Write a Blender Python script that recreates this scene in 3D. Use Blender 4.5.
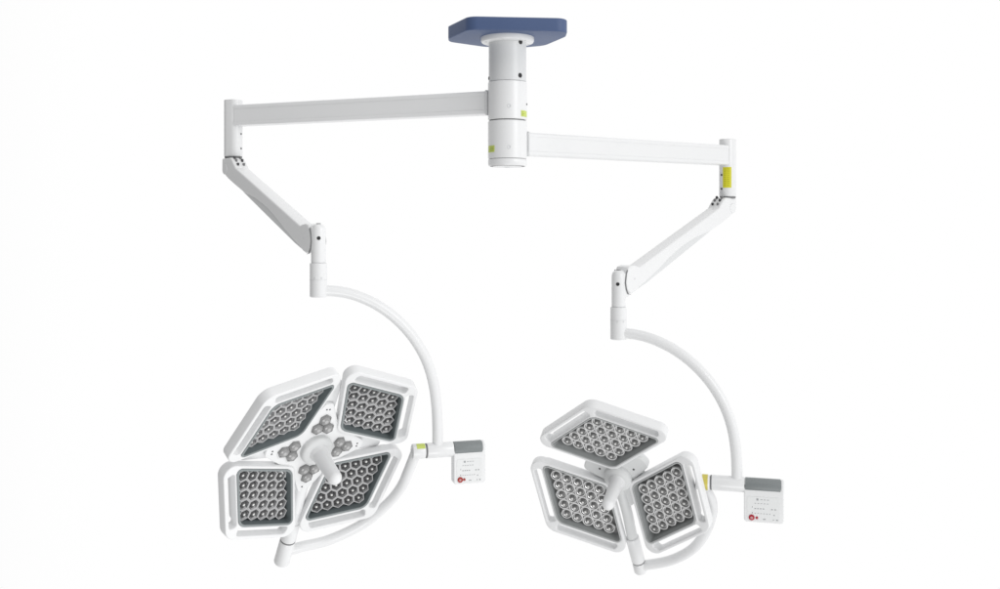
import bpy, bmesh, math
from mathutils import Vector, Matrix
from mathutils.geometry import delaunay_2d_cdt
from math import radians as R, sin, cos, pi

for o in list(bpy.data.objects):
    bpy.data.objects.remove(o)
scene = bpy.context.scene
COL = scene.collection
H = 1.9                       # eye height of the camera above the floor of the room (m)

# ------------------------------------------------------------------ camera
cam_d = bpy.data.cameras.new('camera')
cam_d.sensor_width = 36.0
cam_d.lens = 36.0
cam_d.shift_y = -0.0695
cam_d.clip_start = 0.05
cam_d.clip_end = 200
cam = bpy.data.objects.new('camera', cam_d)
cam.location = (0, 0, H)
cam.rotation_euler = (R(90), 0, 0)
COL.objects.link(cam)
scene.camera = cam

# ------------------------------------------------------------------ world: white studio surround, dimmer behind the camera's left
w = bpy.data.worlds.new('World')
scene.world = w
w.use_nodes = True
nt = w.node_tree
bg = nt.nodes['Background']
tc = nt.nodes.new('ShaderNodeTexCoord')
dot = nt.nodes.new('ShaderNodeVectorMath'); dot.operation = 'DOT_PRODUCT'
dv = Vector((-0.80, -0.58, 0.0)).normalized()
dot.inputs[1].default_value = dv
mr = nt.nodes.new('ShaderNodeMapRange'); mr.interpolation_type = 'SMOOTHSTEP'
mr.inputs['From Min'].default_value = -0.25
mr.inputs['From Max'].default_value = 0.75
mr.inputs['To Min'].default_value = 1.0
mr.inputs['To Max'].default_value = 0.34
nt.links.new(tc.outputs['Generated'], dot.inputs[0])
nt.links.new(dot.outputs['Value'], mr.inputs['Value'])
comb = nt.nodes.new('ShaderNodeCombineColor')
for k in range(3):
    nt.links.new(mr.outputs['Result'], comb.inputs[k])
nt.links.new(comb.outputs[0], bg.inputs['Color'])
bg.inputs['Strength'].default_value = 1.0

def area(name, loc, target, size, power):
    d = bpy.data.lights.new(name, 'AREA')
    d.shape = 'RECTANGLE'; d.size = size[0]; d.size_y = size[1]; d.energy = power
    o = bpy.data.objects.new(name, d)
    o.location = loc
    o.rotation_euler = (Vector(target) - Vector(loc)).to_track_quat('-Z', 'Y').to_euler()
    COL.objects.link(o)
    return o
area('key_softbox', (4.4, 0.2, 3.6), (0.0, 4.1, 1.5), (2.4, 2.4), 72)
area('top_softbox', (-0.6, 2.6, 5.4), (0.0, 4.2, 1.5), (3.0, 2.0), 30)
area('low_softbox', (0.2, 0.2, -1.6), (0.0, 4.0, 0.8), (3.0, 2.0), 74)

scene.view_settings.view_transform = 'Standard'
scene.view_settings.look = 'None'
scene.view_settings.exposure = 0.0
scene.view_settings.gamma = 1.0
scene.view_settings.use_curve_mapping = False

# ------------------------------------------------------------------ materials
def srgb(r, g, b):
    f = lambda c: (c / 255 / 12.92) if c <= 10 else ((c / 255 + 0.055) / 1.055) ** 2.4
    return (f(r), f(g), f(b), 1)

def mat(name, col, rough=0.4, metal=0.0, var=0.0, bump=0.0, scale=60.0, coat=0.0, spec=0.5):
    m = bpy.data.materials.new(name)
    m.use_nodes = True
    t = m.node_tree
    b = t.nodes['Principled BSDF']
    b.inputs['Base Color'].default_value = col
    b.inputs['Roughness'].default_value = rough
    b.inputs['Metallic'].default_value = metal
    b.inputs['Coat Weight'].default_value = coat
    b.inputs['Coat Roughness'].default_value = 0.15
    b.inputs['Specular IOR Level'].default_value = spec
    co = t.nodes.new('ShaderNodeTexCoord')
    n = t.nodes.new('ShaderNodeTexNoise')
    n.inputs['Scale'].default_value = scale
    n.inputs['Detail'].default_value = 4
    t.links.new(co.outputs['Object'], n.inputs['Vector'])
    mp = t.nodes.new('ShaderNodeMapRange')
    mp.inputs['To Min'].default_value = max(0.0, rough - 0.06)
    mp.inputs['To Max'].default_value = rough + 0.06
    t.links.new(n.outputs['Fac'], mp.inputs['Value'])
    t.links.new(mp.outputs['Result'], b.inputs['Roughness'])
    if var > 0:
        mx = t.nodes.new('ShaderNodeMix'); mx.data_type = 'RGBA'
        mx.inputs['A'].default_value = tuple(c * (1 - var) for c in col[:3]) + (1,)
        mx.inputs['B'].default_value = tuple(min(1, c * (1 + var)) for c in col[:3]) + (1,)
        t.links.new(n.outputs['Fac'], mx.inputs['Factor'])
        t.links.new(mx.outputs['Result'], b.inputs['Base Color'])
    if bump > 0:
        bp = t.nodes.new('ShaderNodeBump')
        bp.inputs['Strength'].default_value = bump
        bp.inputs['Distance'].default_value = 0.001
        n2 = t.nodes.new('ShaderNodeTexNoise'); n2.inputs['Scale'].default_value = 900
        t.links.new(co.outputs['Object'], n2.inputs['Vector'])
        t.links.new(n2.outputs['Fac'], bp.inputs['Height'])
        t.links.new(bp.outputs['Normal'], b.inputs['Normal'])
    return m

WHITE = mat('white_enamel', (0.80, 0.805, 0.81, 1), 0.33, var=0.012, scale=9, coat=0.2)
WHITE2 = mat('white_moulded_plastic', (0.82, 0.825, 0.83, 1), 0.40, var=0.012, scale=14)
ALU = mat('satin_aluminium_grey', (0.70, 0.71, 0.715, 1), 0.34, var=0.02, scale=20)
HANDLE = mat('handle_plastic', (0.70, 0.71, 0.71, 1), 0.45, var=0.015, scale=20)
BLUE = mat('blue_painted_steel', srgb(68, 87, 125), 0.5, var=0.05, bump=0.12, scale=7)
DARK = mat('black_rubber', (0.02, 0.02, 0.022, 1), 0.5)
SCREW = mat('dark_screw_steel', (0.07, 0.07, 0.075, 1), 0.4, metal=0.5)
GAP = mat('gap_and_fitting_grey', (0.20, 0.20, 0.205, 1), 0.6)
TRAY_D = mat('dark_slate_tray', srgb(98, 106, 108), 0.5, var=0.05, scale=20)
LIP_D = mat('grey_tray_lip', srgb(136, 142, 143), 0.45, var=0.04, scale=20)
LIP_L = mat('pale_tray_lip', srgb(178, 180, 180), 0.45, var=0.03, scale=20)
TRAY_F = mat('black_tray_floor', (0.012, 0.013, 0.014, 1), 0.6)
TRAY_L = mat('grey_tray', srgb(150, 153, 153), 0.5, var=0.04, scale=20)
TRAY_LF = mat('grey_tray_floor', (0.17, 0.17, 0.17, 1), 0.5)
CUP_D = mat('frosted_grey_reflector', (0.52, 0.52, 0.525, 1), 0.28, var=0.05, scale=40)
CUPIN_D = mat('inner_grey_reflector', (0.38, 0.38, 0.385, 1), 0.2, metal=0.8)
CUP_L = mat('bright_reflector_rim', (0.85, 0.85, 0.85, 1), 0.2)
CUPIN_L = mat('bright_inner_reflector', (0.70, 0.70, 0.70, 1), 0.16, metal=0.8)
DOME = mat('smoked_led_dome', (0.10, 0.10, 0.102, 1), 0.10)
DOME_L = mat('clear_grey_led_dome', (0.16, 0.16, 0.16, 1), 0.1)
GLINT_SYMBOL = mat('led_glint_and_symbol', (0.80, 0.80, 0.78, 1), 0.3)  # pale LED tips painted as the domes' highlights; also the power symbol
CUPIN_C = mat('pale_cluster_core', (0.48, 0.48, 0.48, 1), 0.3)
CLUST = mat('smoked_hex_lens', (0.25, 0.25, 0.25, 1), 0.25)
CLUSTIN = mat('pale_hex_lens_core', (0.30, 0.30, 0.30, 1), 0.12, coat=0.5)
GREYCAP = mat('grey_cap_plastic', srgb(128, 133, 134), 0.45, var=0.04, bump=0.1, scale=25)
STICK_Y = mat('yellow_green_sticker', srgb(212, 208, 40), 0.5, var=0.06, scale=60)
STICK_G = mat('pale_green_sticker', srgb(200, 214, 110), 0.5, var=0.05, scale=60)
STICK_O = mat('amber_sticker', srgb(206, 194, 92), 0.5, var=0.05, scale=60)
INK = mat('grey_ink', (0.36, 0.37, 0.38, 1), 0.6)
INKG = mat('green_ink', srgb(150, 166, 62), 0.6)
INKY = mat('olive_ink', srgb(182, 178, 34), 0.6)
PANEL = mat('panel_membrane', (0.79, 0.80, 0.80, 1), 0.35, var=0.01, scale=30)
RED = mat('red_button', srgb(172, 26, 48), 0.35)
RED_D = mat('brownish_red_button', srgb(160, 44, 36), 0.35)

# ------------------------------------------------------------------ helpers
def link(name, me, m, parent=None, loc=None, matrix=None, smooth=35):
    o = bpy.data.objects.new(name, me)
    COL.objects.link(o)
    ms = m if isinstance(m, (list, tuple)) else [m]
    if len(me.materials) == 0:
        for x in ms:
            me.materials.append(x)
    if smooth is not None:
        me.shade_smooth()
        me.set_sharp_from_angle(angle=R(smooth))
    if parent is not None:
        o.parent = parent
    if matrix is not None:
        o.matrix_basis = matrix
    elif loc is not None:
        o.location = loc
    return o

def mesh_of(bm, name='mesh'):
    bmesh.ops.recalc_face_normals(bm, faces=bm.faces)
    me = bpy.data.meshes.new(name)
    bm.to_mesh(me); bm.free()
    return me

def obj(name, bm, m, parent=None, loc=None, matrix=None, smooth=35):
    return link(name, mesh_of(bm, name), m, parent, loc, matrix, smooth)

def thing(name, label, cat, loc=(0, 0, 0), matrix=None, group=None):
    o = bpy.data.objects.new(name, None)
    o.empty_display_size = 0.1
    COL.objects.link(o)
    if matrix is not None:
        o.matrix_basis = matrix
    else:
        o.location = loc
    o['label'] = label; o['category'] = cat
    if group: o['group'] = group
    return o

def lathe(bm, prof, segs=48, mtx=None, mi=0, closed=True, phase=0.0):
    """prof: list of (r, z) swept about z; r==0 ends become poles"""
    mtx = mtx or Matrix()
    rings = []
    for r, z in prof:
        if r < 1e-7:
            rings.append([bm.verts.new(mtx @ Vector((0, 0, z)))])
        else:
            rings.append([bm.verts.new(mtx @ Vector((r * cos(2 * pi * i / segs + phase), r * sin(2 * pi * i / segs + phase), z))) for i in range(segs)])
    for a, b in zip(rings[:-1], rings[1:]):
        for i in range(segs):
            j = (i + 1) % segs
            if len(a) == 1 and len(b) == 1: continue
            if len(a) == 1: f = bm.faces.new((a[0], b[i], b[j]))
            elif len(b) == 1: f = bm.faces.new((a[i], a[j], b[0]))
            else: f = bm.faces.new((a[i], a[j], b[j], b[i]))
            f.material_index = mi
    return rings

def cyl_prof(r, z0, z1, b=0.003):
    return [(0, z0), (r - b, z0), (r - b * .3, z0 + b * .3), (r, z0 + b), (r, z1 - b), (r - b * .3, z1 - b * .3), (r - b, z1), (0, z1)]

def frame_to(p, d, up=(0, 0, 1)):
    """matrix at p whose local z runs along d"""
    z = Vector(d).normalized()
    u = Vector(up)
    if abs(z.dot(u)) > 0.98: u = Vector((0, 1, 0))
    x = u.cross(z).normalized(); y = z.cross(x)
    m = Matrix((x, y, z)).transposed().to_4x4()
    m.translation = Vector(p)
    return m

def cyl_between(bm, p, q, r, b=0.003, segs=40, mi=0, prof=None):
    p = Vector(p); q = Vector(q)
    L = (q - p).length
    lathe(bm, prof or cyl_prof(r, 0, L, b), segs, frame_to(p, q - p), mi)

def catmull(pts, n=12):
    P = [Vector(p) for p in pts]
    P = [2 * P[0] - P[1]] + P + [2 * P[-1] - P[-2]]
    out = []
    for i in range(1, len(P) - 2):
        for k in range(n):
            t = k / n
            a, b, c, d = P[i - 1], P[i], P[i + 1], P[i + 2]
            out.append(0.5 * ((2 * b) + (c - a) * t + (2 * a - 5 * b + 4 * c - d) * t * t + (3 * b - a - 3 * c + d) * t ** 3))
    out.append(P[-2])
    return out

def tube(bm, pts, r, segs=24, mi=0):
    pts = [Vector(p) for p in pts]
    n = len(pts)
    T = [(pts[min(i + 1, n - 1)] - pts[max(i - 1, 0)]).normalized() for i in range(n)]
    u = T[0].orthogonal().normalized()
    rings = []
    for i in range(n):
        u = (u - T[i] * u.dot(T[i])).normalized()
        v = T[i].cross(u)
        rr = r[i] if isinstance(r, (list, tuple)) else r
        rings.append([bm.verts.new(pts[i] + rr * (cos(2 * pi * k / segs) * u + sin(2 * pi * k / segs) * v)) for k in range(segs)])
    for a, b in zip(rings[:-1], rings[1:]):
        for k in range(segs):
            f = bm.faces.new((a[k], a[(k + 1) % segs], b[(k + 1) % segs], b[k])); f.material_index = mi
    bm.faces.new(rings[0]).material_index = mi
    bm.faces.new(rings[-1]).material_index = mi

def round_poly(pts, rad, n=7):
    """2-D polygon with rounded corners; rad: one radius or one for each corner"""
    out = []
    N = len(pts)
    for i in range(N):
        p = Vector(pts[i]).to_2d(); a = Vector(pts[i - 1]).to_2d(); b = Vector(pts[(i + 1) % N]).to_2d()
        r = rad[i] if isinstance(rad, (list, tuple)) else rad
        d1 = (a - p); d2 = (b - p)
        l1, l2 = d1.length, d2.length
        d1 /= l1; d2 /= l2
        ang = math.acos(max(-1, min(1, d1.dot(d2))))
        if r <= 1e-6 or ang > 3.1:
            out.append(p); continue
        t = min(r / math.tan(ang / 2), 0.48 * l1, 0.48 * l2)
        r = t * math.tan(ang / 2)
        c = p + (d1 + d2).normalized() * (r / sin(ang / 2))
        s = p + d1 * t - c; e = p + d2 * t - c
        a0 = math.atan2(s.y, s.x); a1 = math.atan2(e.y, e.x)
        da = (a1 - a0 + pi) % (2 * pi) - pi
        for k in range(n + 1):
            th = a0 + da * k / n
            out.append(c + r * Vector((cos(th), sin(th))))
    return out

def area2(p):
    return sum(p[i - 1].x * p[i].y - p[i].x * p[i - 1].y for i in range(len(p))) / 2

def inset(lp, d):
    """each point of a closed loop moved to its left by d (inward for a counter-clockwise loop)"""
    n = len(lp); out = []
    for i in range(n):
        a, p, b = lp[i - 1], lp[i], lp[(i + 1) % n]
        u = (p - a).normalized(); v = (b - p).normalized()
        nu = Vector((-u.y, u.x)); nv = Vector((-v.y, v.x))
        m = nu + nv
        k = m.length_squared
        out.append(p + m * (2 * d / k) if k > 0.4 else p + m.normalized() * d)
    return out

def in_poly(p, lp):
    c = False
    for i in range(len(lp)):
        a, b = lp[i - 1], lp[i]
        if (a.y > p.y) != (b.y > p.y) and p.x < (b.x - a.x) * (p.y - a.y) / (b.y - a.y) + a.x: c = not c
    return c

def plate_mesh(loops, z0, z1, bevel=0.003, res=3):
    """extruded 2-D shape with holes (first loop outer) and rounded edges"""
    bm = bmesh.new()
    L2 = []
    for i, lp in enumerate(loops):
        q = []
        for p in lp:
            p = Vector((p[0], p[1]))
            if not q or (p - q[-1]).length > 2e-5: q.append(p)
        if (q[0] - q[-1]).length <= 2e-5: q.pop()
        if (area2(q) > 0) != (i == 0): q.reverse()
        L2.append(q)
    steps = [(bevel * (1 - sin(k / (res + 1) * pi / 2)), z0 + bevel * (1 - cos(k / (res + 1) * pi / 2))) for k in range(res + 2)]
    steps += [(d, z1 + z0 - z) for d, z in reversed(steps)]
    caps = ([], [])
    for q in L2:
        rings = []
        for d, z in steps:
            qq = inset(q, d) if d > 1e-9 else q
            rings.append(([bm.verts.new((p.x, p.y, z)) for p in qq], qq))
        n = len(q)
        for (ra, _), (rb, _) in zip(rings[:-1], rings[1:]):
            for k in range(n):
                bm.faces.new((ra[k], ra[(k + 1) % n], rb[(k + 1) % n], rb[k]))
        caps[0].append(rings[0]); caps[1].append(rings[-1])
    for cap in caps:
        vs, pts, edges = [], [], []
        for rv, rp_ in cap:
            b0 = len(pts)
            vs += rv; pts += rp_
            edges += [(b0 + k, b0 + (k + 1) % len(rp_)) for k in range(len(rp_))]
        v2, e2, f2, ov, oe, of = delaunay_2d_cdt(pts, edges, [], 1, 1e-7)
        for f in f2:
            c = (v2[f[0]] + v2[f[1]] + v2[f[2]]) / 3
            if not in_poly(c, cap[0][1]) or any(in_poly(c, h[1]) for h in cap[1:]): continue
            try: bm.faces.new([vs[ov[k][0]] for k in f])
            except (ValueError, IndexError): pass
    return bm

def merge(dst, src, mtx=None, mi=None):
    if mtx is not None: bmesh.ops.transform(src, matrix=mtx, verts=src.verts)
    if mi is not None:
        for f in src.faces: f.material_index = mi
    me = bpy.data.meshes.new('tmp'); src.to_mesh(me); src.free()
    dst.from_mesh(me); bpy.data.meshes.remove(me)

def rect(w_, h_, cx=0, cy=0):
    return [Vector((cx - w_ / 2, cy - h_ / 2)), Vector((cx + w_ / 2, cy - h_ / 2)), Vector((cx + w_ / 2, cy + h_ / 2)), Vector((cx - w_ / 2, cy + h_ / 2))]

def curved_label(bm, r, a0, a1, z0, z1, mtx=None, n=8, mi=0, t=0.0008):
    """thin sticker wrapped on a cylinder about z"""
    mtx = mtx or Matrix()
    V = []
    for rr in (r, r + t):
        for zz in (z0, z1):
            V.append([bm.verts.new(mtx @ Vector((rr * cos(a0 + (a1 - a0) * i / n), rr * sin(a0 + (a1 - a0) * i / n), zz))) for i in range(n + 1)])
    A, B, C_, D_ = V
    for i in range(n):
        for q in ((C_[i], C_[i + 1], D_[i + 1], D_[i]), (A[i], B[i], B[i + 1], A[i + 1]), (B[i], D_[i], D_[i + 1], B[i + 1]), (A[i], A[i + 1], C_[i + 1], C_[i])):
            bm.faces.new(q).material_index = mi
    for i in (0, n):
        bm.faces.new((A[i], C_[i], D_[i], B[i])).material_index = mi

def screw_bm(r, depth=0.004, rim=None):
    bm = bmesh.new()
    lathe(bm, [(0, -0.006), (r, -0.006), (r, depth * .6), (r * .85, depth), (r * .5, depth), (r * .45, depth * .3), (0, depth * .3)], 16)
    return bm

# ================================================================== CEILING MOUNT
CX, CY = 0.030, 4.0
mount = thing('ceiling_mount', 'blue ceiling plate with white flanged column that carries both lamp arms', 'ceiling mount', (CX, CY, H + 0.748))
P = [(-.150, -.172), (.232, -.135), (.232, -.02), (.158, .178), (.06, .225), (-.098, .205), (-.240, .09), (-.238, .02)]
bm = plate_mesh([round_poly(P, [.05, .05, .05, .09, .05, .06, .05, .03], 8)], 0.0, 0.052, 0.005)
obj('mounting_plate', bm, BLUE, mount)
bm = bmesh.new()
lathe(bm, [(0, 0), (.106, 0), (.106, -.014), (.103, -.019), (.098, -.021), (0, -.021)], 64)
fl = obj('flange', bm, WHITE, mount)
for k in range(6):
    a = R(20 + 60 * k)
    obj('flange_bolt', screw_bm(.0045, .002), ALU, fl, matrix=Matrix.Translation((.092 * cos(a), .092 * sin(a), -.0205)) @ Matrix.Rotation(pi, 4, 'X'), smooth=30)
bm = bmesh.new()
prof = [(0, -.010), (.075, -.010), (.075, -.176), (.0735, -.1775), (0, -.1775)]
lathe(bm, prof, 64)
colm = obj('column', bm, ALU, mount)
def radial_screw(name, parent, r, ang, z, size, m=SCREW):
    d = Vector((cos(ang), sin(ang), 0))
    return obj(name, screw_bm(size, .0025), m, parent, matrix=frame_to(d * r + Vector((0, 0, z)), d), smooth=30)
A_F = R(-90)
radial_screw('screw', colm, .0745, A_F + math.asin(.68), -.026, .0095, DARK)
radial_screw('screw', colm, .0745, A_F + math.asin(.66), -.158, .0095, DARK)
radial_screw('screw', colm, .0745, A_F - math.asin(.985), -.163, .007, DARK)
# dark seams and end cap carried by the column's axle
bm = bmesh.new(); lathe(bm, [(0, -.170), (.070, -.170), (.070, -.514), (0, -.514)], 48)
obj('axle', bm, GAP, mount)
bm = bmesh.new(); lathe(bm, [(0, -.486), (.0765, -.486), (.0775, -.488), (.0775, -.508), (.074, -.513), (.02, -.5165), (0, -.5165)], 64)
cap = obj('end_cap', bm, WHITE, mount)
obj('cap_bolt', screw_bm(.014, .003), ALU, cap, matrix=Matrix.Translation((0, 0, -.5155)) @ Matrix.Rotation(pi, 4, 'X'))

# ================================================================== EXTENSION ARMS
def ext_arm(label, ztop, zbot, end, zpost_top, zpost_bot, stickers):
    # ztop/zbot are heights relative to the eye, as is everything below
    root = thing('extension_arm', label, 'extension arm', (CX, CY, H + zbot), group='horizontal extension arms on the column')
    hh = ztop - zbot
    bm = bmesh.new()
    lathe(bm, [(.060, 0), (.0755, 0), (.078, .0025), (.078, hh - .0025), (.0755, hh), (.060, hh), (.060, 0)], 64)
    collar = obj('swivel_collar', bm, WHITE, root)
    e = Vector(end) - Vector((CX, CY)); L = e.length; d = e / L
    ang = math.atan2(d.y, d.x)
    zc = BEAMZ[0] if ztop > .5 else BEAMZ[1]
    # beam cross-section in (across, up): rails top and bottom standing proud of the side panels
    hw, hz = .034, .046
    sec = []
    half = [(hw, -hz + .016), (hw - .002, -hz + .0170), (hw - .002, hz - .0170), (hw, hz - .016), (hw, hz - .006), (hw - .002, hz - .002), (hw - .006, hz)]
    right = [(hw - .006, -hz), (hw - .002, -hz + .002), (hw, -hz + .006)] + half
    left = [(-x, y) for x, y in reversed(right)]
    sec = right + left
    bm = bmesh.new()
    s0, s1 = .074, L - .028
    rings = [[bm.verts.new((s, x, y)) for x, y in sec] for s in (s0, s1)]
    n = len(sec)
    for i in range(n):
        bm.faces.new((rings[0][i], rings[0][(i + 1) % n], rings[1][(i + 1) % n], rings[1][i]))
    bm.faces.new(rings[0]); bm.faces.new(rings[1])
    rot = Matrix.Translation((0, 0, zc - zbot)) @ Matrix.Rotation(ang, 4, 'Z')
    beam = obj('beam', bm, WHITE, root, matrix=rot, smooth=25)
    # dark seal where the beam leaves the collar
    bm = plate_mesh([round_poly(rect(.078, .100), .008)], 0, .006, .001)
    obj('beam_seal', bm, ALU, beam, matrix=frame_to((.0765, 0, 0), (1, 0, 0)))
    # drop post: stadium section along the beam's direction
    rw = (.084, .064) if ztop > .5 else (.078, .076)
    pts = round_poly(rect(*rw), min(rw) / 2 - .0005, 16)
    bm = plate_mesh([pts], zpost_bot - zbot, zpost_top - zbot, .003)
    pm = Matrix.Translation((d.x * L, d.y * L, 0)) @ Matrix.Rotation(ang, 4, 'Z')
    post = obj('drop_post', bm, WHITE, root, matrix=pm)
    for zz in (.035, .10):
        obj('screw', screw_bm(.0045, .002), SCREW, post, matrix=frame_to((-.0415, 0, zpost_bot - zbot + zz), (-1, 0, 0)))
    bm = plate_mesh([round_poly(rect(rw[0] - .004, rw[1] - .004), min(rw) / 2 - .0025, 16)], 0, .010, .001)
    obj('post_seal', bm, GAP, post, loc=(0, 0, zpost_bot - zbot - .007))
    return root, collar, post, ang
BEAMZ = (.490, .326)
g1, col1, post1, ang1 = ext_arm('upper white beam reaching left from the column, plain drop post at its end', .5695, .4185, (-1.200, 4.5), .5620, .3080, None)
g2, col2, post2, ang2 = ext_arm('lower white beam reaching right from the column, yellow sticker on its drop post', .4140, .2640, (1.070, 4.7), .4030, .1340, None)
# pale green stickers and small sockets on the collars
bm = bmesh.new(); curved_label(bm, .0782, A_F + math.asin(.68), A_F + math.asin(.97), .010, .034)
for k in range(3): curved_label(bm, .0791, A_F + math.asin(.70), A_F + math.asin(.80 + .05 * (k % 2)), .014 + k * .006, .0158 + k * .006, n=3, mi=1, t=.0003)
obj('sticker', bm, [STICK_G, INKG], col1)
bm = bmesh.new(); curved_label(bm, .0782, A_F - math.asin(.96), A_F - math.asin(.66), .024, .050)
for k in range(3): curved_label(bm, .0791, A_F - math.asin(.86 + .04 * (k % 2)), A_F - math.asin(.70), .029 + k * .006, .0308 + k * .006, n=3, mi=1, t=.0003)
obj('sticker', bm, [STICK_G, INKG], col2)
for c, z in ((col1, .049), (col2, .042)):
    bm = bmesh.new()
    lathe(bm, [(0, .0005), (.0035, .0005), (.0045, .0012), (.007, .0014), (.0078, .0004), (.0078, -.004), (0, -.004)], 20)
    obj('socket', bm, [ALU], c, matrix=frame_to((.0778 * cos(A_F + .08), .0778 * sin(A_F + .08), z), (cos(A_F + .08), sin(A_F + .08), 0)))
radial_screw('screw', col1, .0778, A_F + math.asin(.975), .062, .004)
# yellow caution sticker on the right post, front face
pl = Matrix.Rotation(-ang2, 4, 'Z')
bm = bmesh.new()
pr_, pz = .0393, .134 - .264
mid_a = math.atan2(-4.7, -1.07) - ang2
curved_label(bm, pr_, mid_a - .58, mid_a + .44, pz + .040, pz + .136)
for k in range(9):
    for q in range(2):
        a = mid_a - .40 + q * .36
        curved_label(bm, pr_ + .0009, a, a + .18 + .06 * ((k * 3 + q) % 3), pz + .050 + k * .0095, pz + .0522 + k * .0095, n=3, mi=1, t=.0003)
obj('caution_sticker', bm, [STICK_Y, INKY], post2)

# ================================================================== SPRING ARMS
BODY = [(-.034, .290), (-.030, .300), (.052, .299), (.072, .286), (.106, .250), (.688, -.002), (.705, .003), (.735, .006), (.758, .000), (.772, -.030), (.776, -.064), (.770, -.090), (.760, -.107),
        (.734, -.110), (.711, -.101), (.687, -.085), (.620, -.050), (.561, -.018), (.480, .032), (.420, .064), (.366, .088), (.292, .115), (.230, .131), (.189, .140), (.086, .181), (.028, .206), (-.020, .232), (-.034, .250)]
COVER = [(.150, .158), (.230, .138), (.292, .122), (.366, .096), (.420, .072), (.480, .040), (.561, -.010), (.640, -.054), (.705, -.090), (.711, -.100), (.640, -.072), (.416, .031), (.189, .1365)]

def spring_arm(label, A, B, zA, hubx, cap_top, cap_bot, sx):
    A = Vector(A); B = Vector(B)
    d = (B - A).normalized(); ang = math.atan2(d.y, d.x)
    zoff = zA - .304
    root = thing('spring_arm', label, 'spring arm', matrix=Matrix.Translation((A.x, A.y, H + zA)) @ Matrix.Rotation(ang, 4, 'Z'), group='spring arms under the drop posts')
    XZ = Matrix(((1, 0, 0, 0), (0, 0, -1, 0), (0, 1, 0, 0), (0, 0, 0, 1)))       # 2-D profile into the arm's vertical plane
    f = lambda pts: [Vector((x * sx, z - .304)) for x, z in pts]
    bm = plate_mesh([round_poly(f(BODY), .006, 3)], -.033, .033, .007, 3)
    body = obj('arm_body', bm, WHITE, root, matrix=XZ, smooth=30)
    bm = plate_mesh([f(COVER)], -.029, .029, .003, 2)
    obj('lower_cover', bm, ALU, root, matrix=XZ, smooth=30)  # greyer than the arm body, shade of the inset put into its colour
    side = -1 if d.x > 0 else 1                                                      # the face turned to the viewer
    for s, z, r in ((-.002, .250, .0235), (.732, -.052, .0)):
        if r:
            bm = bmesh.new(); lathe(bm, [(0, .0), (r, 0), (r, .0012), (r - .0012, .0022), (0, .0022)], 32)
            obj('pivot_cap', bm, WHITE, root, matrix=frame_to((s * sx, .033, z - .304), (0, 1, 0)))
            bm = bmesh.new(); lathe(bm, [(0, .0), (r, 0), (r, .0012), (r - .0012, .0022), (0, .0022)], 32)
            obj('pivot_cap', bm, WHITE, root, matrix=frame_to((s * sx, -.033, z - .304), (0, -1, 0)))
    for s, z in ((.010, .238), (.722, -.050)):
        for q in (-1, 1):
            obj('screw', screw_bm(.0035, .0008), ALU, body, matrix=XZ.inverted() @ frame_to((s * sx, q * .0335, z - .304), (0, q, 0)))
    # small dark clips on top, next to the post
    for k, (s, z) in enumerate(((.056, .297), (.073, .284), (.090, .266))):
        for q in (-1, 1):
            tri = [Vector((-.007, -.004)), Vector((.009, -.006)), Vector((.003, .008)), Vector((-.003, .008))]
            bm = plate_mesh([round_poly(tri, .0015, 3)], -.0045, .0045, .0008, 1)
            obj('clip', bm, [SCREW, GAP][(k + (q > 0)) % 2], body, matrix=Matrix.Translation((s * sx, z - .304 + .002, -q * .014)) @ Matrix.Rotation(R(-25 - 8 * k), 4, 'Z'))
    # dark strips standing for the shaded gap between the arm's end and the hub
    pts = [(.765, -.012), (.773, -.030), (.7785, -.064), (.772, -.092), (.761, -.110), (.745, -.113)]
    poly = f(pts) + list(reversed(f([(x + .0035, z - .0008) for x, z in pts])))
    for q in (-1, 1):
        bm = plate_mesh([poly], min(q * .0290, q * .0338), max(q * .0290, q * .0338), .0004, 0)
        obj('end_gap_strip', bm, GAP, root, matrix=XZ)
    # hub: vertical knuckle at the low end
    m = root.matrix_basis.inverted() @ Matrix.Translation((hubx[0], hubx[1], H))
    bm = bmesh.new()
    r = .0285
    lathe(bm, [(0, cap_bot), (r - .002, cap_bot), (r, cap_bot + .002), (r, cap_top - .026), (r * .97, cap_top - .018), (r * .86, cap_top - .009), (r * .62, cap_top - .002), (r * .4, cap_top), (0, cap_top)], 48)
    lug = plate_mesh([round_poly(rect(.046, .100, .0, 0), .014)], -.0295, .0295, .006)
    dl = (Vector((-d.x, -d.y, 0)) * .016)
    merge(bm, lug, Matrix.Translation((dl.x, dl.y, cap_top - .060)) @ Matrix.Rotation(ang, 4, 'Z') @ XZ)
    hub = obj('hub', bm, WHITE, root, matrix=m)
    a = R(-90) + (.22 if d.x > 0 else -.22)
    obj('screw', screw_bm(.0075, .001), DARK, hub, matrix=frame_to((r * cos(a), r * sin(a), cap_top - .055), (cos(a), sin(a), 0)))  # black disc standing for the dark hole in the hub's front
    bm = bmesh.new(); lathe(bm, cyl_prof(.009, 0, .004, .001), 20)
    obj('top_plug', bm, GAP, hub, loc=(0, 0, cap_top - .001))
    return root
HL = (-.708, 3.9); HR = (.486, 4.1)
spring_arm('white spring arm sloping from the left drop post down to the right', (-1.206, 4.5), HL, .304, HL, .004, -.148, 1.0)
spring_arm('white spring arm sloping from the stickered right drop post down to the left', (1.064, 4.7), HR, .132, HR, -.186, -.336, 1.062)

# ================================================================== SUSPENSION YOKES (curved tube, pivot housing, control box)
def P3(px, py, D):
    return Vector(((px - 500) / 1000 * D, D, H + (225 - py) / 1000 * D))

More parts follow.
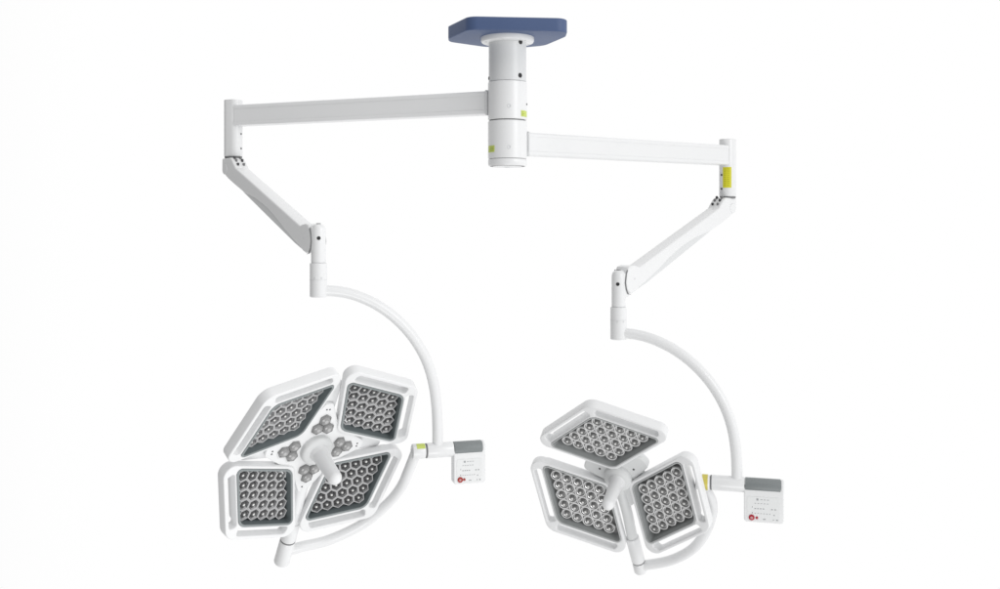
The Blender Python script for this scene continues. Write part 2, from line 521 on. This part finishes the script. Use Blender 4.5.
def yoke(label, hub, rec, zc_top, zc_bot, prof, zpiv, s_pivot, s_ring, s_cyl, s_cap, s_end, box_label, red, stick, band, tilt):
    # s: metres along the yoke's own horizontal direction u, out from the hub's axis
    kk = math.sqrt(1 + rec * rec)                                                    # s is measured across the room, kk along the yoke
    u = Vector((1, rec, 0)).normalized(); ang = math.atan2(u.y, u.x)
    root = thing('suspension_yoke', label, 'lamp yoke', matrix=Matrix.Translation((hub[0], hub[1], H)) @ Matrix.Rotation(ang, 4, 'Z'), group='curved yokes carrying the lamp heads')
    bm = bmesh.new()
    r = .0335
    lathe(bm, [(0, zc_bot), (r - .003, zc_bot), (r, zc_bot + .003), (r, zc_top - .002), (r - .002, zc_top), (0, zc_top)], 48)
    collar = obj('hub_collar', bm, WHITE, root)
    bm = bmesh.new(); zz = zc_bot + .6 * (zc_top - zc_bot) if rec < 0 else zc_bot + .5 * (zc_top - zc_bot)
    lathe(bm, [(r - .001, zz), (r + .0004, zz), (r + .0004, zz + .002), (r - .001, zz + .002), (r - .001, zz)], 48)
    obj('collar_seam', bm, ALU, collar)
    for a in (-105, -60):
        obj('screw', screw_bm(.004, .0008), ALU, collar, matrix=frame_to((r * cos(R(a) - ang), r * sin(R(a) - ang), zc_bot + .075), (cos(R(a) - ang), sin(R(a) - ang), 0)))
    bm = bmesh.new()
    tube(bm, catmull([(s * kk, 0, z) for s, z in prof], 10), .0215, 28)
    obj('curved_tube', bm, WHITE, root)
    X = Vector((1, 0, -tilt)).normalized()
    base = Vector((0, 0, zpiv))
    at = lambda s: base + X * (s * kk)
    rp = .0305
    bm = bmesh.new(); cyl_between(bm, at(s_ring), at(s_cap), rp, .004)
    obj('pivot_housing', bm, WHITE, root)
    bm = bmesh.new(); cyl_between(bm, at(s_ring - .004), at(s_ring + .001), rp * .97, .0005)
    obj('pivot_seam', bm, GAP, root)
    # control box: half-round grey cap over a flat slab
    M = Matrix.Translation(at(s_cap)) @ Matrix((X, Vector((0, 1, 0)), X.cross(Vector((0, 1, 0))))).transposed().to_4x4()
    W = (s_end - s_cap) * kk
    def slab(x0, x1, y0, y1, z0, z1, rad):
        b = plate_mesh([round_poly([Vector((x0, z0)), Vector((x1, z0)), Vector((x1, z1)), Vector((x0, z1))], rad, 6)], -y1, -y0, .004)
        bmesh.ops.transform(b, matrix=Matrix(((1, 0, 0, 0), (0, 0, -1, 0), (0, 1, 0, 0), (0, 0, 0, 1))), verts=b.verts)
        return b
    zb = -.139
    bm = slab(-.002, W + .012, -.026, .022, zb, -.004, [.012, .012, .004, .004])
    c2 = bmesh.new(); cyl_between(c2, (W, 0, 0), (W + .013, 0, 0), .0285, .005); merge(bm, c2)
    box = obj('control_box', bm, WHITE2, root, matrix=M)
    box['label'] = box_label
    bm = bmesh.new(); cyl_between(bm, (.002, 0, 0), (W, 0, 0), .0295, .002)
    obj('grey_cap', bm, GREYCAP, box)
    # membrane with its faint printing
    y0 = -.0262
    def sheet(x, z, w_, h_, lift, rad=0.0):
        p = rect(w_, h_, x, z)
        if rad: p = round_poly(p, rad, 5)
        b = plate_mesh([p], lift, lift + .0006, .0001, 0)
        bmesh.ops.transform(b, matrix=Matrix(((1, 0, 0, 0), (0, 0, -1, y0), (0, 1, 0, 0), (0, 0, 0, 1))), verts=b.verts)
        return b
    bm = sheet(W / 2 + .003, (zb - .030) / 2, W - .014, -zb - .046, .0003, .008)
    def mk(x, z, w_, h_): merge(bm, sheet(W * x, zb + (-zb - .03) * z, w_, h_, .0011), mi=1)
    mk(.36, .83, .0075, .0075)                                                       # small square mark, then a row of print
    for k in range(3): mk(.47 + k * .09, .83, .008, .0016)
    for k in range(5): mk(.30 + k * .085, .69, .0065, .0016)
    for k in range(4): mk(.30 + k * .075, .50, .006, .003)
    for k in range(2): mk(.76 + k * .09, .50, .006, .0036)
    for k in range(6): mk(.30 + k * .08, .33, .006, .0014)
    mk(.82, .30, .004, .004); mk(.22, .34, .004, .004); mk(.22, .55, .002, .006)
    mk(.80, .13, .004, .003); mk(.90, .13, .006, .004); mk(.55, .13, .010, .003)
    obj('keypad', bm, [PANEL, INK], box, smooth=None)
    bm = bmesh.new()
    lathe(bm, cyl_prof(.0112, 0, .004, .001), 28)
    bs = bm
    bm = bmesh.new(); lathe(bm, cyl_prof(.0052, 0, .003, .0008), 20)
    obj('indicator_button', bm, red, box, matrix=frame_to((W * .345, y0 - .0005, zb + (-zb - .03) * .17), (0, -1, 0)))
    merge(bs, plate_mesh([rect(.0012, .006, 0, .001)], .004, .0045, .0001, 0), mi=1)
    ringo = [Vector((.004 * cos(R(a)), .004 * sin(R(a)))) for a in range(125, 416, 15)]
    ringi = [Vector((.0029 * cos(R(a)), .0029 * sin(R(a)))) for a in range(410, 124, -15)]
    merge(bs, plate_mesh([ringo + ringi], .004, .0045, .0001, 0), mi=1)
    obj('power_button', bs, [red, GLINT_SYMBOL], box, matrix=frame_to((W * .20, y0 - .0005, zb + (-zb - .03) * .17), (0, -1, 0)))
    return root, at, rp
prL = [(.020, -.257), (.060, -.259), (.110, -.268), (.165, -.288), (.225, -.320), (.285, -.366), (.340, -.424), (.385, -.490), (.418, -.560), (.440, -.640), (.452, -.730), (.456, -.820), (.456, -.905)]
prR = [(.020, -.443), (.060, -.446), (.110, -.456), (.165, -.476), (.225, -.508), (.285, -.553), (.340, -.610), (.385, -.674), (.418, -.742), (.440, -.815), (.452, -.895), (.456, -.970), (.456, -1.030)]
yL, atL, rp = yoke('white curved tube below the left spring arm, its control box has a brownish red button', HL, .30, -.148, -.281, prL, -.908, .355, .412, .45, .517, .630,
               'white control box with grey cap beside the larger lamp head', RED_D, STICK_G, 'half', -.0)
yR, atR, rp = yoke('white curved tube below the right spring arm, its control box has a bright red button', HR, -.27, -.336, -.469, prR, -1.030, .30, .361, .40, .485, .618,
               'white control box with grey cap beside the three petal lamp head', RED, STICK_O, 'full', 0)

# ================================================================== LAMP HEADS
def rotz(k, n): return Matrix.Rotation(2 * pi * k / n, 4, 'Z')

sqrt3 = math.sqrt(3)
def cup_mesh(name, pitch, kind, mats, th):
    """one LED with its reflector cup; top of the rim at z = 0"""
    bm = bmesh.new()
    Rr = pitch / math.sqrt(3) * (.985)
    if kind == 'hex':
        lathe(bm, [(Rr * .93, -.026), (Rr, -.004), (Rr, -.0008), (Rr * .97, 0), (Rr * .87, 0), (Rr * .84, -.0012)], 6, phase=R(30), mi=0)
        lathe(bm, [(Rr * .84, -.0012), (Rr * .66, -.007), (Rr * .46, -.014), (0, -.0145)], 6, phase=R(30), mi=1)
        c = Rr * .40
        lathe(bm, [(c, -.014), (c, -.010), (c * .92, -.006), (c * .72, -.0030), (c * .40, -.0015), (0, -.0012)], 16, mi=2)
        lathe(bm, [(c * .46, -.0025), (c * .42, -.0008), (c * .25, 0.0006), (0, .0009)], 12, mi=3)  # pale LED tip standing in for the dome's bright highlight
    else:
        lathe(bm, [(Rr * .93, -.026), (Rr * .99, -.010), (Rr * .99, -.007), (0, -.007)], 6, phase=R(30), mi=1)
        q = pitch * .49
        lathe(bm, [(q * .98, -.009), (q, -.0015), (q * .96, 0), (q * .88, .0002), (q * .83, -.0010)], 24, mi=0)
        lathe(bm, [(q * .83, -.0010), (q * .70, -.0060), (q * .52, -.0068)], 24, mi=1)
        c = q * .50
        lathe(bm, [(c, -.0075), (c, -.003), (c * .90, .0005), (c * .66, .0030), (c * .36, .0042), (0, .0046)], 20, mi=2)
        lathe(bm, [(c * .46, .0034), (c * .40, .0050), (c * .22, .0060), (0, .0063)], 12, mi=3)  # same highlight tip on the round dome
    sh = (cos(th) - .5) / (sqrt3 / 2); sy = sin(th) / (sqrt3 / 2)
    for v in bm.verts: v.co.x, v.co.y = v.co.x + sh * v.co.y, v.co.y * sy           # cells follow the tray's own angle
    me = mesh_of(bm, name)
    for m in mats: me.materials.append(m)
    me.shade_smooth(); me.set_sharp_from_angle(angle=R(30))
    return me

def offset_poly(pts, offs):
    """move each edge i (pts[i] to pts[i+1]) outward by offs[i]; pts counter-clockwise"""
    n = len(pts); lines = []
    for i in range(n):
        a, b = pts[i], pts[(i + 1) % n]
        d = (b - a).normalized(); nn = Vector((d.y, -d.x))
        lines.append((a + nn * offs[i], d))
    out = []
    for i in range(n):
        (p, d), (q, e) = lines[i - 1], lines[i]
        t = ((q.x - p.x) * e.y - (q.y - p.y) * e.x) / (d.x * e.y - d.y * e.x)
        out.append(p + d * t)
    return out

def petal_meshes(L, ratio, th, out_idx, mo, tray_w, depth, gap, slot_w, floor_in):
    a = Vector((L, 0)); b = Vector((L * ratio * cos(th), L * ratio * sin(th)))
    q = [(-a - b) / 2, (a - b) / 2, (a + b) / 2, (-a + b) / 2]
    mi = .0125
    outer_edges = ((out_idx - 1) % 4, out_idx)
    offs = [mo if i in outer_edges else mi for i in range(4)]
    o = offset_poly(q, offs)
    acute = [i for i in range(4) if i % 2 == 0]
    rad = [.042 if i in acute else (.060 if i == out_idx else .040) for i in range(4)]
    outline = round_poly(o, rad, 10)
    trad = [.018 if i in acute else .046 for i in range(4)]
    hole = round_poly(offset_poly(q, [-.0005] * 4), trad, 8)
    slots = []
    for ei in outer_edges:
        p0, p1 = q[ei], q[(ei + 1) % 4]
        d = (p1 - p0).normalized(); nn = Vector((d.y, -d.x))
        at_out_end = (ei + 1) % 4 == out_idx
        t0, t1 = (.012, -.010) if at_out_end else (-.010, .012)
        # at the acute end the slot starts a little in, at the outermost corner it runs on
        s0 = p0 + d * (.016 if at_out_end else .004); s1 = p1 - d * (.004 if at_out_end else .016)
        g0, g1 = gap, gap + slot_w
        poly = [s0 + nn * g0, s1 + nn * g0, s1 + nn * g1 - d * (0 if at_out_end else .012), s0 + nn * g1 + d * (.012 if at_out_end else 0)]
        if area2(poly) < 0: poly.reverse()
        slots.append(round_poly(poly, .011, 6))
    T = .046
    bm = plate_mesh([outline, hole] + slots, -T, 0, .005, 3)
    back = plate_mesh([round_poly(offset_poly(q, [.004] * 4), trad, 8)], -.070, -T + .004, .012, 3)
    merge(bm, back)
    body = mesh_of(bm, 'petal')
    # tray: lip, wall, floor
    bm = bmesh.new()
    lipO = round_poly(offset_poly(q, [-.0004] * 4), trad, 8)
    lipI = round_poly(offset_poly(q, [-tray_w] * 4), [max(.006, r_ - tray_w) for r_ in trad], 8)
    lipW = round_poly(offset_poly(q, [-tray_w - .001] * 4), [max(.006, r_ - tray_w) for r_ in trad], 8)
    flo = round_poly(offset_poly(q, [-tray_w - floor_in] * 4), [max(.006, r_ - tray_w - .004) for r_ in trad], 8)
    n = len(lipO)
    rings = [[bm.verts.new((p.x, p.y, z)) for p in lp] for lp, z in ((lipO, -.006), (lipO, .0012), (lipI, .0016), (lipW, -.001), (flo, -depth), )]
    for ra, rb in zip(rings[:-1], rings[1:]):
        for i in range(n):
            bm.faces.new((ra[i], ra[(i + 1) % n], rb[(i + 1) % n], rb[i])).material_index = 2 if ra is not rings[3] else 0
    f = bm.faces.new(rings[-1]); f.material_index = 1
    tray = mesh_of(bm, 'tray')
    return body, tray, a, b

def lamp_head(label, C, Rm, n, L, ratio, th, c, slope, out_idx, pitch, kind, mats, traymats, rec, mo, tray_w, slot):
    M = Matrix(Rm).to_4x4(); M.translation = Vector(C) + Vector((0, 0, H))
    root = thing('lamp_head', label, 'surgical lamp', matrix=M, group='surgical lamp heads')
    depth = rec + .020
    body, tray, a, b = petal_meshes(L, ratio, th, out_idx, mo, tray_w, depth, .0075, slot, .005 if kind == 'hex' else .011)
    lens = cup_mesh('led_lens', pitch, kind, mats, th)
    c = Vector(c)
    ch = c.normalized()
    ax = Vector((-ch.y, ch.x, 0))
    tilt = Matrix.Rotation(-math.atan(slope), 4, ax)
    ua = a.normalized(); ub = b.normalized()
    for m in traymats: tray.materials.append(m)
    for k in range(n):
        pm = rotz(k, n) @ Matrix.Translation((c.x, c.y, 0)) @ tilt
        pet = link('light_panel', body, WHITE2, root, matrix=pm, smooth=14)
        link('led_tray', tray, traymats, pet, smooth=40)
        for i in range(5):
            for j in range(5):
                p = ua * ((i - 2) * pitch) + ub * ((j - 2) * pitch)
                o = bpy.data.objects.new('led_lens', lens); COL.objects.link(o)
                o.parent = pet; o.location = (p.x, p.y, -rec)
    return root, M

RL = ((0.14996201164714013, -0.8309045033397457, 0.5358256259199192), (-0.45886440343787605, -0.538541875337836, -0.7066937864204048), (0.8757595870559141, -0.13989408435433198, -0.4620333222207223))
CL = (-0.70250526, 3.9, -0.89690652)
RR = ((0.9163280334192135, 0.20766873858317655, -0.34236914315596373), (-0.19888622504119913, -0.5060524235326704, -0.8392587289540528), (-0.3475445362236874, 0.8371288070852555, -0.4224075705868433))
CR = (0.47514415, 4.1, -1.06252567)
headL, ML = lamp_head('larger lamp head of four dark panels with hexagonal lenses, below the left yoke', CL, RL, 4, .2650, 1.004, R(60) + .0917, (.1418, -.2134), .2336, 1,
                      .0450, 'hex', [CUP_D, CUPIN_D, DOME, GLINT_SYMBOL], [TRAY_D, TRAY_F, LIP_D], .022, .055, .008, .032)
headR, MR = lamp_head('smaller lamp head of three grey panels with round lenses, below the right yoke', CR, RR, 3, .2850, 1.0138, R(60) + .0327, (-.1043, .1765), .1739, 3,
                      .0472, 'round', [CUP_L, CUPIN_L, DOME_L, GLINT_SYMBOL], [TRAY_L, TRAY_LF, LIP_L], .019, .053, .005, .032)

def handle(root, z0, length, rb, r0, r1):
    bm = bmesh.new()
    lathe(bm, [(0, z0 - .012), (rb, z0 - .012), (rb, z0 + .012), (rb * .96, z0 + .020), (rb * .84, z0 + .026), (rb * .62, z0 + .029), (0, z0 + .029)], 56)
    obj('handle_boss', bm, HANDLE, root)
    bm = bmesh.new()
    pr = [(0, z0 + .02), (r0 + .007, z0 + .02), (r0 + .005, z0 + .034), (r0 + .0015, z0 + .041), (r0, z0 + .048), (r1, z0 + length - .028)]
    for k in range(1, 8):
        t = k / 7 * pi / 2
        pr.append((r1 * cos(t) if k < 7 else 0, z0 + length - .028 + .028 * sin(t)))
    lathe(bm, pr, 40)
    obj('handle', bm, WHITE2, root)

# ---- left head: cross-shaped centre plate with four trefoil clusters
zp = -.040
A0 = R(-12.5)
pts = []
for k in range(4):
    a = A0 + k * pi / 2
    d = Vector((cos(a), sin(a))); s = Vector((-sin(a), cos(a)))
    pts += [d * .212 - s * .016, d * .212 + s * .016, d * .125 + s * .072, d * .083 + s * .083]
    # the last point is the shoulder between two arms
bm = plate_mesh([round_poly(pts, [.014, .014, .03, .02] * 4, 6)], zp - .016, zp, .003)
cp = obj('centre_plate', bm, WHITE2, headL)
bm = bmesh.new()
lathe(bm, [(0, zp - .060), (.10, zp - .060), (.15, zp - .040), (.165, zp - .014), (0, zp - .014)], 48)
for k in range(4):
    a = A0 + k * pi / 2
    merge(bm, plate_mesh([round_poly(rect(.075, .30, 0, .16), .02)], zp - .030, zp - .017, .004), Matrix.Rotation(a - pi / 2, 4, 'Z'))
obj('rear_housing', bm, WHITE2, headL)
for k in range(4):
    a = A0 + k * pi / 2
    d = Vector((cos(a), sin(a))); s = Vector((-sin(a), cos(a)))
    for q in (-1, 1):
        p = d * .186 + s * (.0065 * q)
        obj('screw', screw_bm(.0034, .0012), DARK, cp, loc=(p.x, p.y, zp))
    # trefoil of three smoked hexagons on a thin base
    hexr = .0265
    cen = d * .1115
    cl = bmesh.new()
    lathe(cl, [(0, 0), (.020, 0), (.020, .002), (0, .002)], 24)
    clu = obj('lens_cluster', cl, CLUST, headL, loc=(cen.x, cen.y, zp))
    for j in range(3):
        aa = a + [R(0), R(120), R(240)][j]
        p = Vector((cos(aa), sin(aa))) * hexr * 1.0
        b2 = bmesh.new()
        ph = aa + R(60)
        lathe(b2, [(0, 0), (hexr * .97, 0), (hexr * .97, .006), (hexr * .90, .0085), (hexr * .80, .0088)], 6, phase=ph, mi=0)
        lathe(b2, [(hexr * .80, .0088), (hexr * .74, .0070)], 6, phase=ph, mi=2)
        lathe(b2, [(hexr * .76, .0066), (hexr * .66, .0105), (hexr * .48, .0135), (hexr * .25, .0150), (0, .0153)], 24, mi=1)
        lathe(b2, [(hexr * .30, .0140), (hexr * .26, .0156), (hexr * .14, .0164), (0, .0166)], 14, mi=3)
        obj('hex_lens', b2, [CLUST, CLUSTIN, DOME, CUPIN_C], clu, loc=(p.x, p.y, 0), smooth=20)
handle(headL, zp, .205, .066, .0315, .0275)

# ---- right head: round hub with three lugs and the arm that runs out between two panels
zq = -.045
pts = []
for k in range(3):
    a = R(60.6 + 120 * k)
    d = Vector((cos(a), sin(a))); s = Vector((-sin(a), cos(a)))
    pts += [d * .150 - s * .030, d * .150 + s * .030, Matrix.Rotation(R(60), 2) @ d * .055]
bm = plate_mesh([round_poly(pts, [.022, .022, .03] * 3, 6)], zq - .04, zq, .006)
hubp = obj('hub_plate', bm, HANDLE, headR)
for ang in (178, 57, -60):
    p = Vector((cos(R(ang)), sin(R(ang)))) * .084
    obj('screw', screw_bm(.0045, .0015), DARK, hubp, loc=(p.x, p.y, zq))
bm = bmesh.new()
lathe(bm, [(0, zq - .075), (.07, zq - .075), (.10, zq - .055), (.105, zq - .035), (0, zq - .035)], 48)
for k in range(3):
    merge(bm, plate_mesh([round_poly(rect(.10, .22, 0, .11), .03)], zq - .034, zq - .022, .004), Matrix.Rotation(R(0.6 + 120 * k - 90), 4, 'Z'))
obj('rear_housing', bm, WHITE2, headR)
handle(headR, zq, .195, .059, .0275, .0245)

# ---- lower pivots (upper half turns with the head) and gimbal arms
def head_pt(M, ang, r, z): return M @ Vector((r * cos(R(ang)), r * sin(R(ang)), z))
def local(bm, M):
    bmesh.ops.transform(bm, matrix=M.inverted(), verts=bm.verts)
    return bm
# left
aL = 169.5
bm = bmesh.new()
tube(bm, [head_pt(ML, aL, r_, z_) for r_, z_ in ((.10, -.065), (.22, -.062), (.33, -.056), (.38, -.052))], [.026, .026, .0275, .0285], 28)
obj('pivot_neck', local(bm, ML), WHITE2, headL)
bm = bmesh.new(); cyl_between(bm, head_pt(ML, aL, .375, -.052), head_pt(ML, aL, .468, -.050), .0322, .004)
obj('pivot_sleeve', local(bm, ML), WHITE, headL)
# right
aR = -63.5
bm = bmesh.new()
tube(bm, catmull([head_pt(MR, a_, r_, z_) for a_, r_, z_ in ((-65, .02, -.06), (-66, .09, -.055), (-63, .19, -.05), (-64, .27, -.058), (-64.2, .33, -.06))], 6), .0225, 28)
obj('pivot_neck', local(bm, MR), HANDLE, headR)
bm = bmesh.new(); cyl_between(bm, head_pt(MR, aR - .7, .325, -.060), head_pt(MR, aR, .455, -.060), .029, .004)
obj('pivot_sleeve', local(bm, MR), WHITE, headR)

def gimbal(label, path, yroot, at, s0, s_ring, rp, low_a, low_b, r_low, sticker):
    base = yroot.matrix_basis @ at(s_ring)
    root = thing('gimbal_arm', label, 'gimbal arm', loc=base, group='gimbal arms around the lamp heads')
    rel = lambda p: Vector(p) - base
    p0 = yroot.matrix_basis @ at(s0); p1 = yroot.matrix_basis @ at(s_ring - .005)
    bm = bmesh.new(); cyl_between(bm, rel(p0), rel(p1), rp, .005)
    piv = obj('pivot_cap', bm, WHITE, root)
    for q in (R(40), R(165), R(285)):
        fm = frame_to(rel(p0), rel(p0) - rel(p1))
        obj('screw', screw_bm(.0035, .001), ALU, piv, matrix=fm @ Matrix.Translation((.018 * cos(q), .018 * sin(q), 0)))
    fm = frame_to(rel(p0), rel(p1) - rel(p0))
    bm = bmesh.new()
    Lc = (p1 - p0).length
    if sticker == 'half':
        curved_label(bm, rp + .0002, R(98), R(150), Lc * .30, Lc * .30 + .034, fm)
        obj('sticker', bm, STICK_G, piv)
    else:
        curved_label(bm, rp + .0002, R(92), R(250), Lc - .031, Lc - .009, fm)
        obj('sticker', bm, STICK_O, piv)
    bm = bmesh.new()
    pts = catmull([rel(p) for p in path], 10)
    tube(bm, pts, .0215, 28)
    obj('curved_arm', bm, WHITE, root)
    bm = bmesh.new(); cyl_between(bm, rel(low_a), rel(low_b), r_low, .008)
    obj('lower_pivot', bm, WHITE, root)
    d = (Vector(low_a) - Vector(low_b)).normalized()
    bm = bmesh.new(); cyl_between(bm, rel(Vector(low_a) - d * .001), rel(Vector(low_a) + d * .004), r_low * .97, .0005)
    obj('pivot_seam', bm, GAP, root)
    return root
mid = (yL.matrix_basis @ atL(.372))
pathL = [mid, P3(408, 472, 4.08), P3(401, 487, 4.15), P3(388, 503, 4.20), P3(364, 523, 4.225), P3(330, 539.5, 4.195), P3(300, 547, 4.14), head_pt(ML, aL, .535, -.05)]
gimbal('white gimbal arm bending under the larger four panel lamp head', pathL, yL, atL, .355, .412, .0305, head_pt(ML, aL, .472, -.050), head_pt(ML, aL, .592, -.050), .0325, 'half')
mid = (yR.matrix_basis @ atR(.325))
pathR = [mid, P3(712, 503, 4.06), P3(709.5, 522, 4.12), P3(700.5, 540, 4.17), P3(688, 552, 4.22), P3(668, 561, 4.28), head_pt(MR, aR, .485, -.06)]
gimbal('white gimbal arm bending under the smaller three panel lamp head', pathR, yR, atR, .300, .361, .0305, head_pt(MR, aR, .459, -.060), head_pt(MR, aR, .515, -.060), .028, 'full')
